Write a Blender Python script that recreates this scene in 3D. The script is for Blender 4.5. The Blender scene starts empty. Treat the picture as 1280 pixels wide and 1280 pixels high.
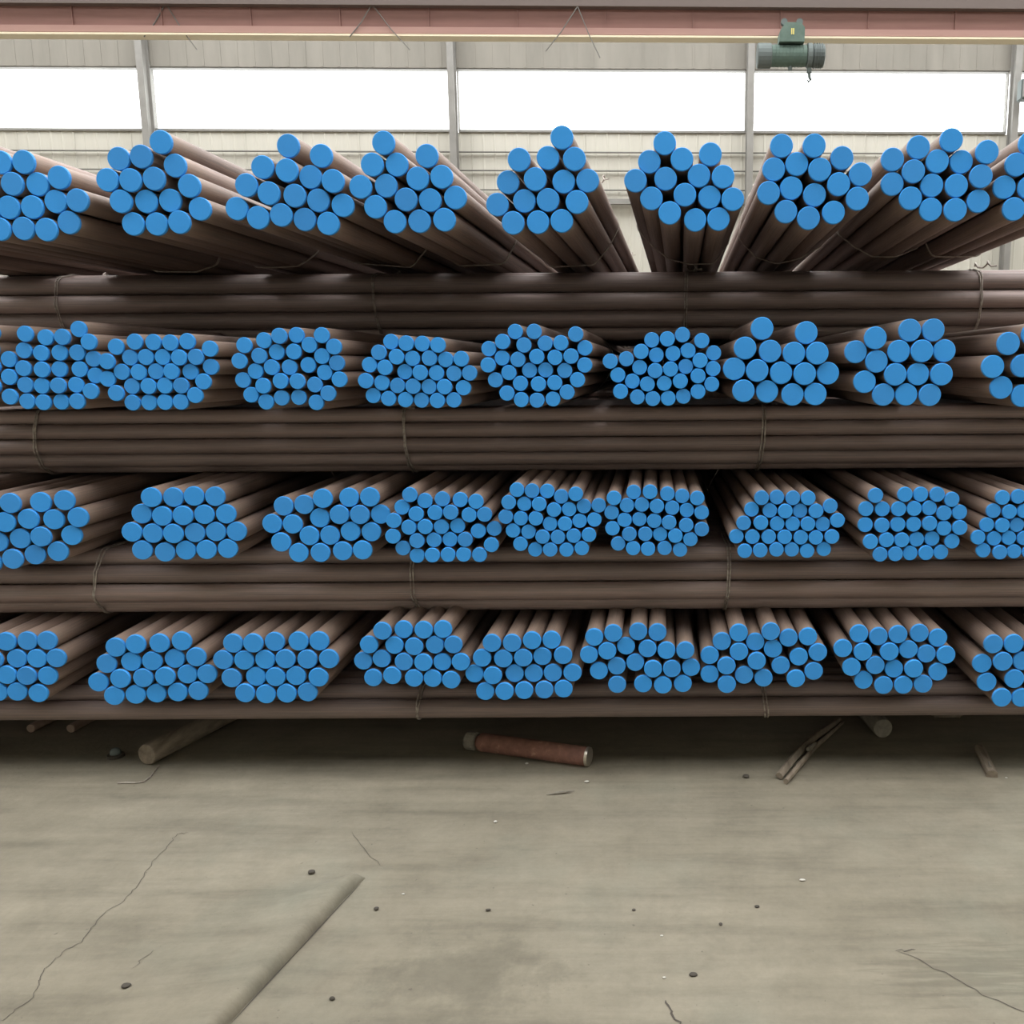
import bpy, bmesh, math, random
from mathutils import Vector, Matrix

random.seed(11)
S = bpy.context.scene
COL = S.collection
PI = math.pi

# ------------------------------------------------------------------ camera
TH = math.radians(9.29)      # pitch down
F = 1100.0                   # focal length in pixels of a 1280 frame
CX, CY = 820.0, 640.0        # principal point (the photograph is a crop of a wider one)
H = 1.39                     # camera height
cam_d = bpy.data.cameras.new('camera')
cam_d.sensor_width = 36.0
cam_d.lens = 36.0 * F / 1280.0
cam_d.shift_x = (640.0 - CX) / 1280.0
cam_d.clip_end = 200
cam = bpy.data.objects.new('camera', cam_d)
cam.location = (0, 0, H)
cam.rotation_euler = (PI / 2 - TH, 0, 0)
COL.objects.link(cam)
S.camera = cam

# ------------------------------------------------------------------ light
W = bpy.data.worlds.new('overcast_sky')
S.world = W
W.use_nodes = True
nt = W.node_tree
bg = nt.nodes['Background']
tc = nt.nodes.new('ShaderNodeTexCoord')
sp = nt.nodes.new('ShaderNodeSeparateXYZ')
rp = nt.nodes.new('ShaderNodeValToRGB')
nt.links.new(tc.outputs['Generated'], sp.inputs[0])
nt.links.new(sp.outputs['Z'], rp.inputs[0])
rp.color_ramp.elements[0].position = 0.0
rp.color_ramp.elements[0].color = (0.92, 0.93, 0.93, 1)
rp.color_ramp.elements[1].position = 1.0
rp.color_ramp.elements[1].color = (1.0, 1.0, 1.0, 1)
nt.links.new(rp.outputs[0], bg.inputs[0])
bg.inputs[1].default_value = 2.9

S.view_settings.view_transform = 'Standard'
S.view_settings.look = 'None'
S.view_settings.gamma = 1.0
S.view_settings.use_curve_mapping = False
S.view_settings.exposure = 0.95


# ------------------------------------------------------------------ pixels to points
def ray(px, py):
    x = (px - CX) / F
    y = (CY - py) / F
    return Vector((x, math.cos(TH) + y * math.sin(TH), -math.sin(TH) + y * math.cos(TH)))


def on_y(px, py, Y):
    d = ray(px, py)
    t = Y / d.y
    return Vector((0, 0, H)) + d * t, t


def on_floor(px, py, z=0.0):
    d = ray(px, py)
    t = (z - H) / d.z
    return Vector((0, 0, H)) + d * t


def zat(py, Y):
    return on_y(CX, py, Y)[0].z


# ------------------------------------------------------------------ objects
def tag(o, label=None, cat=None, group=None, kind=None):
    if label: o['label'] = label
    if cat: o['category'] = cat
    if group: o['group'] = group
    if kind: o['kind'] = kind
    return o


def link(name, data, parent=None, loc=(0, 0, 0)):
    o = bpy.data.objects.new(name, data)
    COL.objects.link(o)
    o.location = loc
    if parent: o.parent = parent
    return o


def obj(name, bm, mat, parent=None, loc=(0, 0, 0), smooth=False):
    me = bpy.data.meshes.new(name)
    bmesh.ops.recalc_face_normals(bm, faces=bm.faces)
    bm.to_mesh(me)
    bm.free()
    me.materials.append(mat)
    if smooth:
        for p in me.polygons: p.use_smooth = True
    return link(name, me, parent, loc)


def empty(name, loc=(0, 0, 0), rz=0.0):
    o = link(name, None, None, loc)
    o.rotation_euler.z = rz
    o.empty_display_size = 0.1
    return o


def box(bm, x0, x1, y0, y1, z0, z1, bev=0.0):
    r = bmesh.ops.create_cube(bm, size=1.0)
    vs = r['verts']
    for v in vs:
        v.co = Vector(((x0 + x1) / 2 + v.co.x * (x1 - x0), (y0 + y1) / 2 + v.co.y * (y1 - y0), (z0 + z1) / 2 + v.co.z * (z1 - z0)))
    if bev:
        es = list({e for v in vs for e in v.link_edges})
        bmesh.ops.bevel(bm, geom=es, offset=bev, segments=2, affect='EDGES')
    return vs


def frame_of(d):
    d = d.normalized()
    a = Vector((0, 0, 1)) if abs(d.z) < 0.9 else Vector((1, 0, 0))
    u = d.cross(a).normalized()
    return u, d.cross(u).normalized()


def loft(bm, pts, radii, n=12, cap=True, seed=None, rough=0.0):
    """a tube through pts with a radius at each point"""
    rnd = random.Random(seed)
    rings = []
    pts = [Vector(p) for p in pts]
    jit = [1 + rough * (rnd.random() - 0.5) for _ in range(n)]
    for i, p in enumerate(pts):
        d = (pts[min(i + 1, len(pts) - 1)] - pts[max(i - 1, 0)])
        u, w = frame_of(d)
        rings.append([bm.verts.new(p + (u * math.cos(2 * PI * k / n) + w * math.sin(2 * PI * k / n)) * radii[i] * jit[k] * (1 + rough * 0.4 * (rnd.random() - 0.5))) for k in range(n)])
    for a, b in zip(rings, rings[1:]):
        for k in range(n):
            bm.faces.new((a[k], a[(k + 1) % n], b[(k + 1) % n], b[k]))
    if cap:
        bm.faces.new(rings[0])
        bm.faces.new(rings[-1])
    return rings


def closed_tube(bm, pts, r, n=5):
    rings = []
    m = len(pts)
    for i, p in enumerate(pts):
        d = pts[(i + 1) % m] - pts[i - 1]
        if d.length < 1e-6: d = Vector((1, 0, 0))
        u, w = frame_of(d)
        rings.append([bm.verts.new(p + (u * math.cos(2 * PI * k / n) + w * math.sin(2 * PI * k / n)) * r) for k in range(n)])
    for i in range(m):
        a, b = rings[i], rings[(i + 1) % m]
        # match the nearest start vertex so that the tube does not twist
        s = min(range(n), key=lambda q: (a[0].co - b[q].co).length)
        for k in range(n):
            bm.faces.new((a[k], a[(k + 1) % n], b[(k + 1 + s) % n], b[(k + s) % n]))


# ------------------------------------------------------------------ materials
class M:
    def __init__(self, name):
        self.m = bpy.data.materials.new(name)
        self.m.use_nodes = True
        self.t = self.m.node_tree
        self.b = self.t.nodes['Principled BSDF']
        self.tc = self.t.nodes.new('ShaderNodeTexCoord')

    def n(self, kind, **kw):
        x = self.t.nodes.new(kind)
        for k, v in kw.items():
            setattr(x, k, v)
        return x

    def l(self, a, b):
        self.t.links.new(a, b)

    def coords(self, scale=(1, 1, 1), space='Object', rnd=False):
        mp = self.n('ShaderNodeMapping')
        mp.inputs['Scale'].default_value = scale
        self.l(self.tc.outputs[space], mp.inputs[0])
        if rnd:
            oi = self.n('ShaderNodeObjectInfo')
            mu = self.n('ShaderNodeMath', operation='MULTIPLY')
            mu.inputs[1].default_value = 37.0
            self.l(oi.outputs['Random'], mu.inputs[0])
            cb = self.n('ShaderNodeCombineXYZ')
            for i in range(3): self.l(mu.outputs[0], cb.inputs[i])
            self.l(cb.outputs[0], mp.inputs['Location'])
        return mp.outputs[0]

    def noise(self, co, scale, detail=4, rough=0.6):
        x = self.n('ShaderNodeTexNoise')
        x.inputs['Scale'].default_value = scale
        x.inputs['Detail'].default_value = detail
        x.inputs['Roughness'].default_value = rough
        self.l(co, x.inputs['Vector'])
        return x.outputs['Fac']

    def ramp(self, fac, stops):
        r = self.n('ShaderNodeValToRGB')
        e = r.color_ramp.elements
        e[0].position, e[0].color = stops[0][0], (*stops[0][1], 1)
        e[1].position, e[1].color = stops[-1][0], (*stops[-1][1], 1)
        for p, c in stops[1:-1]:
            x = e.new(p)
            x.color = (*c, 1)
        self.l(fac, r.inputs[0])
        return r.outputs[0]

    def mix(self, fac, a, b, mode='MIX'):
        x = self.n('ShaderNodeMix', data_type='RGBA', blend_type=mode)
        for s, v in ((0, fac), (6, a), (7, b)):
            if isinstance(v, (int, float)): x.inputs[s].default_value = v
            elif isinstance(v, tuple): x.inputs[s].default_value = (*v, 1)
            else: self.l(v, x.inputs[s])
        return x.outputs[2]

    def color(self, c):
        if isinstance(c, tuple): self.b.inputs['Base Color'].default_value = (*c, 1)
        else: self.l(c, self.b.inputs['Base Color'])
        return self

    def set(self, rough=0.7, metal=0.0, spec=0.3):
        self.b.inputs['Roughness'].default_value = rough
        self.b.inputs['Metallic'].default_value = metal
        self.b.inputs['Specular IOR Level'].default_value = spec
        return self

    def bump(self, fac, strength=0.3, dist=0.01):
        x = self.n('ShaderNodeBump')
        x.inputs['Strength'].default_value = strength
        x.inputs['Distance'].default_value = dist
        self.l(fac, x.inputs['Height'])
        self.l(x.outputs[0], self.b.inputs['Normal'])
        return self


def g(v): return (v, v, v)


def rust(name, dark, mid, red, rough=0.5, ends=False):
    m = M(name)
    # bars lie along their own z: streaks run with it
    co = m.coords((14, 14, 1.6), 'Object', True)
    a = m.noise(co, 1.6, 5)
    fine = m.noise(m.coords((60, 60, 9), 'Object', True), 1.5, 4)
    oi = m.n('ShaderNodeObjectInfo')
    c = m.ramp(a, [(0.38, dark), (0.5, mid), (0.64, red)])
    tone = m.ramp(oi.outputs['Random'], [(0.0, g(0.78)), (1.0, g(1.22))])
    c = m.mix(1.0, c, tone, 'MULTIPLY')
    sp_ = m.ramp(fine, [(0.35, g(0.72)), (0.62, g(1.1))])
    c = m.mix(0.7, c, sp_, 'MULTIPLY')
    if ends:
        # the last hand's breadth before the paint mixes tan rust and painted-in light
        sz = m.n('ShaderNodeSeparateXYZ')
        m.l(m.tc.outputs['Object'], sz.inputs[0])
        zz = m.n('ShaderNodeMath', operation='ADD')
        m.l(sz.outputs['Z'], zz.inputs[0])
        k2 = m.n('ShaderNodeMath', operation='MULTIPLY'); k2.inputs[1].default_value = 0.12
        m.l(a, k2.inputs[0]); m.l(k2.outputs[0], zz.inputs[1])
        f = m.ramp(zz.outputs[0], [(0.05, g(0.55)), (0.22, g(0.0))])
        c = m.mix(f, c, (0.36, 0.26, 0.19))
    m.color(c).set(rough, 0.15, 0.4).bump(fine, 0.25, 0.003)
    return m.m


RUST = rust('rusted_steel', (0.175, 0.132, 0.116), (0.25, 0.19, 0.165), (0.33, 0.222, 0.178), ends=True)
RUST_CROSS = rust('mill_scale_steel', (0.20, 0.158, 0.145), (0.27, 0.212, 0.196), (0.33, 0.232, 0.205))

m = M('blue_paint')
oi = m.n('ShaderNodeObjectInfo')
c = m.ramp(oi.outputs['Random'], [(0.0, (0.042, 0.275, 0.69)), (0.5, (0.037, 0.295, 0.75)), (0.9, (0.04, 0.31, 0.78)), (1.0, (0.038, 0.25, 0.64))])
nz = m.noise(m.coords((1, 1, 1), 'Object', True), 30, 3)
c = m.mix(1.0, c, m.ramp(nz, [(0.3, g(0.93)), (0.7, g(1.06))]), 'MULTIPLY')
wear = m.ramp(m.noise(m.coords((1, 1, 1), 'Object', True), 75, 5, 0.7), [(0.70, g(0)), (0.78, g(0.4))])
c = m.mix(wear, c, (0.25, 0.5, 0.78))
m.color(c).set(0.5, 0.0, 0.3)
BLUE = m.m

m = M('tie_wire')
m.color(m.ramp(m.noise(m.coords((1, 1, 1)), 60, 2), [(0.3, (0.26, 0.22, 0.19)), (0.7, (0.55, 0.50, 0.45))])).set(0.45, 0.5, 0.5)
WIRE = m.m

# concrete floor: streaks, an oily stain of its own shape, specks
m = M('dusty_concrete')
co = m.coords((1, 1, 1))
big = m.noise(co, 0.9, 5, 0.6)
streak = m.noise(m.coords((1.0, 9.0, 1)), 1.3, 6, 0.65)
fine = m.noise(co, 45, 4, 0.7)
c = m.ramp(big, [(0.3, (0.166, 0.147, 0.108)), (0.5, (0.197, 0.176, 0.132)), (0.7, (0.235, 0.212, 0.162))])
c = m.mix(0.8, c, m.ramp(streak, [(0.33, g(0.76)), (0.5, g(1.0)), (0.68, g(1.14))]), 'MULTIPLY')
c = m.mix(0.6, c, m.ramp(fine, [(0.3, g(0.9)), (0.7, g(1.06))]), 'MULTIPLY')
green = m.ramp(m.noise(co, 1.7, 3), [(0.52, g(0)), (0.75, g(0.35))])
c = m.mix(green, c, (0.18, 0.195, 0.155))
st = on_floor(585, 1215)
sep = m.n('ShaderNodeSeparateXYZ')
m.l(m.tc.outputs['Object'], sep.inputs[0])


def mth(op, a, b=None):
    x = m.n('ShaderNodeMath', operation=op)
    for i, v in enumerate((a, b)):
        if v is None: continue
        if isinstance(v, (int, float)): x.inputs[i].default_value = v
        else: m.l(v, x.inputs[i])
    return x.outputs[0]


dx = mth('DIVIDE', mth('SUBTRACT', sep.outputs['X'], st.x), 0.25)
dy = mth('DIVIDE', mth('SUBTRACT', sep.outputs['Y'], st.y), 0.16)
rr = mth('SQRT', mth('ADD', mth('MULTIPLY', dx, dx), mth('MULTIPLY', dy, dy)))
rr = mth('ADD', rr, mth('MULTIPLY', mth('SUBTRACT', m.noise(co, 9, 5, 0.7), 0.5), 3.2))
stain = m.ramp(rr, [(0.2, g(0.5)), (0.6, g(0.3)), (1.1, g(0))])
c = m.mix(stain, c, (0.10, 0.09, 0.068))
patchy = m.noise(co, 5.5, 6, 0.75)
c = m.mix(0.75, c, m.ramp(patchy, [(0.3, g(0.80)), (0.5, g(1.0)), (0.7, g(1.16))]), 'MULTIPLY')
s2 = on_floor(1215, 1215)
ex = mth('DIVIDE', mth('SUBTRACT', sep.outputs['X'], s2.x), 0.20)
ey = mth('DIVIDE', mth('SUBTRACT', sep.outputs['Y'], s2.y), 0.10)
r2 = mth('SQRT', mth('ADD', mth('MULTIPLY', ex, ex), mth('MULTIPLY', ey, ey)))
r2 = mth('ADD', r2, mth('MULTIPLY', mth('SUBTRACT', m.noise(m.coords((3, 34, 1)), 1.5, 4, 0.6), 0.5), 4.0))
c = m.mix(m.ramp(r2, [(0.3, g(0.45)), (0.7, g(0.25)), (1.1, g(0))]), c, (0.11, 0.097, 0.072))
specks = m.ramp(m.noise(co, 60, 2, 0.4), [(0.22, g(0.5)), (0.26, g(0))])
c = m.mix(specks, c, (0.08, 0.07, 0.055))
m.color(c).set(0.85, 0, 0.2)
hh = m.mix(0.5, streak, fine)
m.bump(hh, 0.35, 0.012)
FLOOR = m.m

m = M('crack_dark'); m.color((0.07, 0.06, 0.05)).set(0.95); CRACK = m.m
m = M('wall_sheet')
c = m.ramp(m.noise(m.coords((6, 6, 0.5)), 1.0, 4), [(0.3, (0.49, 0.47, 0.41)), (0.7, (0.55, 0.53, 0.465))])
m.color(c).set(0.8); SHEET = m.m
m = M('wall_upper')
c = m.ramp(m.noise(m.coords((3, 3, 0.6)), 1.0, 4), [(0.3, (0.21, 0.197, 0.17)), (0.7, (0.26, 0.243, 0.21))])
m.color(c).set(0.85); UPPER = m.m
m = M('seam_dark'); m.color((0.17, 0.165, 0.15)).set(0.8); SEAM = m.m
m = M('column_paint'); m.color(m.ramp(m.noise(m.coords(), 3, 3), [(0.3, (0.22, 0.212, 0.196)), (0.7, (0.27, 0.262, 0.242))])).set(0.7); COLUMN = m.m
m = M('girder_red')
c = m.ramp(m.noise(m.coords((0.5, 2, 9)), 1.5, 5), [(0.3, (0.22, 0.115, 0.097)), (0.7, (0.28, 0.15, 0.127))])
m.color(c).set(0.6); GIRDER = m.m
m = M('girder_flange'); m.color((0.80, 0.70, 0.52)).set(0.5); FLANGE = m.m
m = M('girder_pink'); m.color(m.ramp(m.noise(m.coords((0.4, 2, 3)), 1.5, 4), [(0.3, (0.36, 0.21, 0.18)), (0.7, (0.42, 0.26, 0.22))])).set(0.6); PINK = m.m
m = M('walkway_grey'); m.color((0.15, 0.12, 0.108)).set(0.7); WALK = m.m
m = M('hoist_green'); m.color(m.ramp(m.noise(m.coords(), 6, 3), [(0.3, (0.10, 0.15, 0.125)), (0.7, (0.14, 0.20, 0.168))])).set(0.65, 0.0); GREEN = m.m
m = M('hoist_grey'); m.color((0.14, 0.165, 0.16)).set(0.65, 0.1); HGREY = m.m
m = M('yellow_mark'); m.color((0.75, 0.66, 0.22)).set(0.6); YELLOW = m.m
m = M('roof_sheet'); m.color((0.45, 0.45, 0.44)).set(0.8); ROOF = m.m
m = M('window_glass')
tr = m.n('ShaderNodeBsdfTransparent'); tr.inputs[0].default_value = (0.97, 0.98, 0.98, 1)
gl = m.n('ShaderNodeBsdfGlossy'); gl.inputs['Roughness'].default_value = 0.1
mx = m.n('ShaderNodeMixShader'); mx.inputs[0].default_value = 0.05
m.l(tr.outputs[0], mx.inputs[1]); m.l(gl.outputs[0], mx.inputs[2])
m.l(mx.outputs[0], m.t.nodes['Material Output'].inputs[0]); GLASS = m.m


def wood(name, a, b):
    m = M(name)
    n1 = m.noise(m.coords((30, 5, 30)), 1.2, 5)
    m.color(m.ramp(n1, [(0.3, a), (0.7, b)])).set(0.9, 0, 0.2).bump(n1, 0.5, 0.006)
    return m.m


WOOD = wood('weathered_wood', (0.13, 0.105, 0.08), (0.27, 0.225, 0.17))
WOODG = wood('dusty_log', (0.14, 0.125, 0.10), (0.25, 0.23, 0.19))
m = M('red_rust')
n1 = m.noise(m.coords((1, 1, 1)), 22, 5, 0.7)
m.color(m.ramp(n1, [(0.35, (0.17, 0.085, 0.065)), (0.58, (0.24, 0.12, 0.09)), (0.72, (0.40, 0.24, 0.17))])).set(0.8).bump(n1, 0.5, 0.004)
REDRUST = m.m
m = M('bright_rim'); m.color((0.55, 0.50, 0.42)).set(0.35, 0.8); RIM = m.m
m = M('pale_stone'); m.color((0.45, 0.43, 0.38)).set(0.9); PALE = m.m
m = M('dark_stone'); m.color((0.06, 0.052, 0.042)).set(0.9); DARK = m.m

# ------------------------------------------------------------------ setting: floor, building
YAW = math.radians(0.85)
bm = bmesh.new()
bmesh.ops.create_grid(bm, x_segments=40, y_segments=40, size=1.0)
for v in bm.verts:
    v.co = Vector((v.co.x * 16, 4.4 + v.co.y * 12.8, 0))
fl = tag(obj('floor', bm, FLOOR), 'dusty grey concrete floor', kind='structure')

WY = 16.8                                     # far wall
Z_SILL, Z_HEAD = zat(164, WY), zat(86, WY)


def px_x(px, py, Y): return on_y(px, py, Y)[0].x


wall = tag(empty('wall_back', (0, 0, 0), YAW), kind='structure')
bm = bmesh.new()
box(bm, -15, 15, WY + 0.06, WY + 0.2, 0, Z_SILL - 0.02)
obj('backing', bm, SHEET, wall)
# ribbed sheets, one object each, below the window band
sheet = None
WID = 1.02
n_sh = 30
for i in range(n_sh):
    x0 = -15.3 + i * WID
    if sheet is None:
        bm = bmesh.new()
        prof = []
        for k in range(5):
            a = k * WID / 5
            prof += [(a, 0.0), (a + 0.16, 0.0), (a + 0.174, -0.008), (a + 0.190, -0.008)]
        prof.append((WID - 0.004, 0.0))
        lo = [bm.verts.new((p[0], p[1], 0.02)) for p in prof]
        hi = [bm.verts.new((p[0], p[1], Z_SILL - 0.02)) for p in prof]
        for k in range(len(prof) - 1):
            bm.faces.new((lo[k], lo[k + 1], hi[k + 1], hi[k]))
        sheet = obj('cladding_sheet', bm, SHEET, wall, (x0, WY + 0.055, 0))
    else:
        c = sheet.copy()
        COL.objects.link(c)
        c.parent = wall
        c.location = (x0, WY + 0.055 + 0.004 * (i % 2), 0)
# horizontal joints and the heavier rail
for py, th in ((191, 0.018), (214, 0.018), (238, 0.018)):
    z = zat(py, WY)
    bm = bmesh.new()
    box(bm, -15, 15, WY - 0.03, WY + 0.012, z - th / 2, z + th / 2)
    obj('sheet_joint', bm, SEAM, wall)
z = zat(253, WY)
bm = bmesh.new()
box(bm, -15, 15, WY - 0.12, WY + 0.0, z - 0.05, z + 0.04)
obj('wall_rail', bm, COLUMN, wall)
# upper wall
bm = bmesh.new()
box(bm, -15, 15, WY, WY + 0.2, Z_HEAD, 9.2)
for k in range(100):
    x = -15 + k * 0.3
    box(bm, x, x + 0.04, WY - 0.006, WY + 0.01, Z_HEAD + 0.01, 9.2)
obj('upper_cladding', bm, UPPER, wall)
# window band: a window per bay with frame and pane
cols_px = (-165, 207, 586, 954, 1284)
xs = [px_x(p, 124, WY) for p in cols_px]
xs = [xs[0] - 5.5] + xs + [xs[-1] + 5.5]
for i in range(len(xs) - 1):
    a, b = xs[i] + 0.05, xs[i + 1] - 0.05
    w = tag(empty('window_%d' % (i + 1), (0, 0, 0), YAW), kind='structure')
    bm = bmesh.new()
    for (x0, x1, z0, z1) in ((a, b, Z_SILL - 0.02, Z_SILL + 0.02), (a, b, Z_HEAD - 0.02, Z_HEAD + 0.01), (a, a + 0.02, Z_SILL, Z_HEAD), (b - 0.02, b, Z_SILL, Z_HEAD)):
        box(bm, x0, x1, WY + 0.02, WY + 0.14, z0, z1)
    obj('window_frame', bm, COLUMN, w)
    bm = bmesh.new()
    box(bm, a + 0.02, b - 0.02, WY + 0.07, WY + 0.076, Z_SILL + 0.02, Z_HEAD - 0.02)
    obj('pane', bm, GLASS, w)
# columns
tri = [px_x(p, 124, WY) for p in (-165, 210, 586, 954, 1284)]
for i, x in enumerate(tri):
    bm = bmesh.new()
    wd = 0.058
    box(bm, x - wd, x + wd, WY - 0.26, WY - 0.25 + 0.015, 0, 9.2)
    box(bm, x - wd, x + wd, WY - 0.05, WY - 0.035, 0, 9.2)
    box(bm, x - 0.012, x + 0.012, WY - 0.24, WY - 0.04, 0, 9.2)
    o = tag(obj('trim_%d' % (i + 1), bm, COLUMN), kind='structure')
    o.rotation_euler.z = YAW
# unseen roof, its openings shaped for the light, and side walls
bm = bmesh.new()
box(bm, -15, 15, 4.8, 9.9, 9.2, 9.3)
box(bm, -15, 15, -8.1, -2.4, 9.2, 9.3)
box(bm, -15, 15, 15.8, 17.2, 9.2, 9.3)
o = tag(obj('ceiling', bm, ROOF), kind='structure')
for s, nm in ((-1, 'wall_left'), (1, 'wall_right')):
    bm = bmesh.new()
    box(bm, s * 15.0 - 0.08, s * 15.0 + 0.08, -8, 17.2, 0, 9.2)
    tag(obj(nm, bm, SHEET), kind='structure')

bm = bmesh.new()
box(bm, -15.08, 15.08, -8.2, -8.04, 0, 9.2)  # unseen wall behind the camera, added to cut the frontal light
tag(obj('wall_front_added', bm, SHEET), kind='structure')

# ------------------------------------------------------------------ crane girder and hoist
GY = 13.0
gir = tag(empty('crane_girder', (0, GY, zat(50, GY)), YAW), 'long red crane girder spanning the hall above the window band', 'girder')
z50, z47, z38, z14, z11 = (zat(v, GY) - zat(50, GY) for v in (50, 47.6, 38, 14, 12))
bm = bmesh.new(); box(bm, -14.5, 14.5, -0.10, 0.10, 0, z47); obj('bottom_flange', bm, FLANGE, gir)
bm = bmesh.new(); box(bm, -14.5, 14.5, -0.09, 0.09, z47, z38, 0.01); obj('lower_chord', bm, PINK, gir)
bm = bmesh.new(); box(bm, -14.5, 14.5, -0.05, 0.05, z38, z14)
obj('web', bm, GIRDER, gir)
bm = bmesh.new()
for k in range(24):
    x = -13.9 + k * 1.2
    box(bm, x, x + 0.014, -0.075, -0.05, z38, z14)
obj('web_stiffener', bm, GIRDER, gir)['kind'] = 'stuff'
bm = bmesh.new(); box(bm, -14.5, 14.5, -0.16, 0.16, z14, z11); obj('top_flange', bm, WALK, gir)
bm = bmesh.new(); box(bm, -14.5, 14.5, -0.05, 0.4, z11, z11 + 0.9); obj('walkway', bm, WALK, gir)

hy = GY - 0.22
hc, t_ = on_y(988, 70, hy)
HO = tag(empty('electric_hoist', (hc.x, hy, hc.z)), 'green electric hoist hanging from the red crane girder', 'hoist')
k = t_ / F                                    # metres per pixel there


def xcyl(bm, x0, x1, r, n=20, cz=0.0):
    loft(bm, [(x0 * k, 0, cz * k), (x0 * k + 0.01, 0, cz * k), (x1 * k - 0.01, 0, cz * k), (x1 * k, 0, cz * k)], [r * k * 0.85, r * k, r * k, r * k * 0.85], n)


bm = bmesh.new(); xcyl(bm, -42, -24, 14.5); obj('motor', bm, HGREY, HO, smooth=False)
bm = bmesh.new(); xcyl(bm, -25, 20, 12.5)
for q in range(9): xcyl(bm, -20 + q * 4.2, -18.4 + q * 4.2, 13.3)
obj('rope_drum', bm, GREEN, HO)
bm = bmesh.new(); xcyl(bm, 20, 27, 14.5); xcyl(bm, 27, 42, 13.2)
for q in range(4): xcyl(bm, 29 + q * 3, 30.2 + q * 3, 14.6)
obj('gearbox', bm, HGREY, HO)
bm = bmesh.new()
vs = [(-16, 12), (15, 12), (15, 28), (10, 34), (-9, 34), (-15, 25)]
f0 = [bm.verts.new((x * k, -0.16, z * k)) for x, z in vs]
f1 = [bm.verts.new((x * k, 0.10, z * k)) for x, z in vs]
bm.faces.new(f0); bm.faces.new(f1[::-1])
for q in range(6): bm.faces.new((f0[q], f0[(q + 1) % 6], f1[(q + 1) % 6], f1[q]))
tr_ = obj('trolley', bm, GREEN, HO)
bm = bmesh.new()
box(bm, -1.8 * k, -0.5 * k, -0.165, -0.16, 20 * k, 27 * k)
box(bm, 0.5 * k, 1.8 * k, -0.165, -0.16, 20 * k, 27 * k)
obj('yellow_mark', bm, YELLOW, tr_)
bm = bmesh.new()
for sx in (-10, 9):
    loft(bm, [(sx * k, -0.12, 36 * k), (sx * k, -0.06, 36 * k)], [4 * k, 4 * k], 14)
obj('wheel', bm, HGREY, HO)
bm = bmesh.new()
box(bm, -14 * k, 13 * k, 0.10, 0.16, -4 * k, 16 * k)
obj('hanger', bm, GREEN, HO)
bm = bmesh.new()
loft(bm, [(24 * k, 0, -12 * k), (24 * k, 0, -20 * k)], [3.0 * k, 3.0 * k], 10)
loft(bm, [(24 * k, 0, -20 * k), (24.5 * k, 0, -25 * k), (26 * k, 0, -28 * k), (24 * k, 0, -31 * k), (22 * k, 0, -28 * k)], [1.9 * k] * 4 + [0.9 * k], 8)
obj('hook_block', bm, HGREY, HO)
bm = bmesh.new(); loft(bm, [(0, 0, -12 * k), (0, 0, -17 * k)], [3 * k, 2.4 * k], 10); obj('limit_switch', bm, HGREY, HO)

# cables hung in an inverted V from the girder
for i, (a, lft, rgt, lb) in enumerate((((207, 4), (180, 46), (246, 62), 'thin dark cable pair hung at the left end of the girder'),
                                   ((465, 5), (437, 46), (512, 62), 'thin dark cable pair hung from the girder left of centre'),
                                   ((722, 8), (682, 64), (750, 72), 'thin dark cable pair hung from the girder right of centre'))):
    Yc = GY - 0.165
    bm = bmesh.new()
    A = on_y(*a, Yc)[0]
    for e in (lft, rgt):
        B = on_y(*e, Yc)[0]
        mid = (A + B) / 2 + Vector((0, 0, -0.03))
        loft(bm, [A, mid, B], [0.007] * 3, 6)
    tag(obj('hanging_cable', bm, SEAM), lb, 'cable', 'cables hung from the crane girder')
# box on the right-hand column
A, t_ = on_y(1279, 113, WY - 0.4)
jb = tag(empty('junction_box', A), 'grey junction box on the column at the right edge of the window band', 'box')
bm = bmesh.new(); box(bm, -0.07, 0.16, -0.1, 0.1, -0.17, 0.17, 0.015); obj('housing', bm, HGREY, jb)
bm = bmesh.new(); box(bm, -0.05, 0.14, -0.115, -0.1, -0.14, 0.14, 0.004); obj('cover', bm, COLUMN, jb)

# ------------------------------------------------------------------ bars
LEN = 5.8
_bar = {}


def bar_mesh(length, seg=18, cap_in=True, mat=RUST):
    key = (round(length, 3), seg, mat.name)
    if key in _bar: return _bar[key]
    bm = bmesh.new()
    rings = []
    for z, r in ((0.0, 0.965), (0.003, 1.0), (length - 0.003, 1.0), (length, 0.965)):
        rings.append([bm.verts.new((r * math.cos(2 * PI * k / seg), r * math.sin(2 * PI * k / seg), z)) for k in range(seg)])
    for a, b in zip(rings, rings[1:]):
        for k in range(seg): bm.faces.new((a[k], a[(k + 1) % seg], b[(k + 1) % seg], b[k]))
    bm.faces.new(rings[0][::-1]); bm.faces.new(rings[-1])
    me = bpy.data.meshes.new('steel_bar')
    bm.to_mesh(me); bm.free()
    me.materials.append(mat)
    for p in me.polygons: p.use_smooth = len(p.vertices) == 4
    _bar[key] = me
    return me


def end_mesh(seg=24):
    bm = bmesh.new()
    rings = []
    for z, r in ((0.006, 1.012), (0.0005, 1.012), (-0.0025, 0.955)):
        rings.append([bm.verts.new((r * math.cos(2 * PI * k / seg), r * math.sin(2 * PI * k / seg), z)) for k in range(seg)])
    for a, b in zip(rings, rings[1:]):
        for k in range(seg): bm.faces.new((a[k], b[k], b[(k + 1) % seg], a[(k + 1) % seg]))
    bm.faces.new(rings[-1])
    bmesh.ops.recalc_face_normals(bm, faces=bm.faces)
    me = bpy.data.meshes.new('painted_end')
    bm.to_mesh(me); bm.free()
    me.materials.append(BLUE)
    return me


END = end_mesh()


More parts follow.
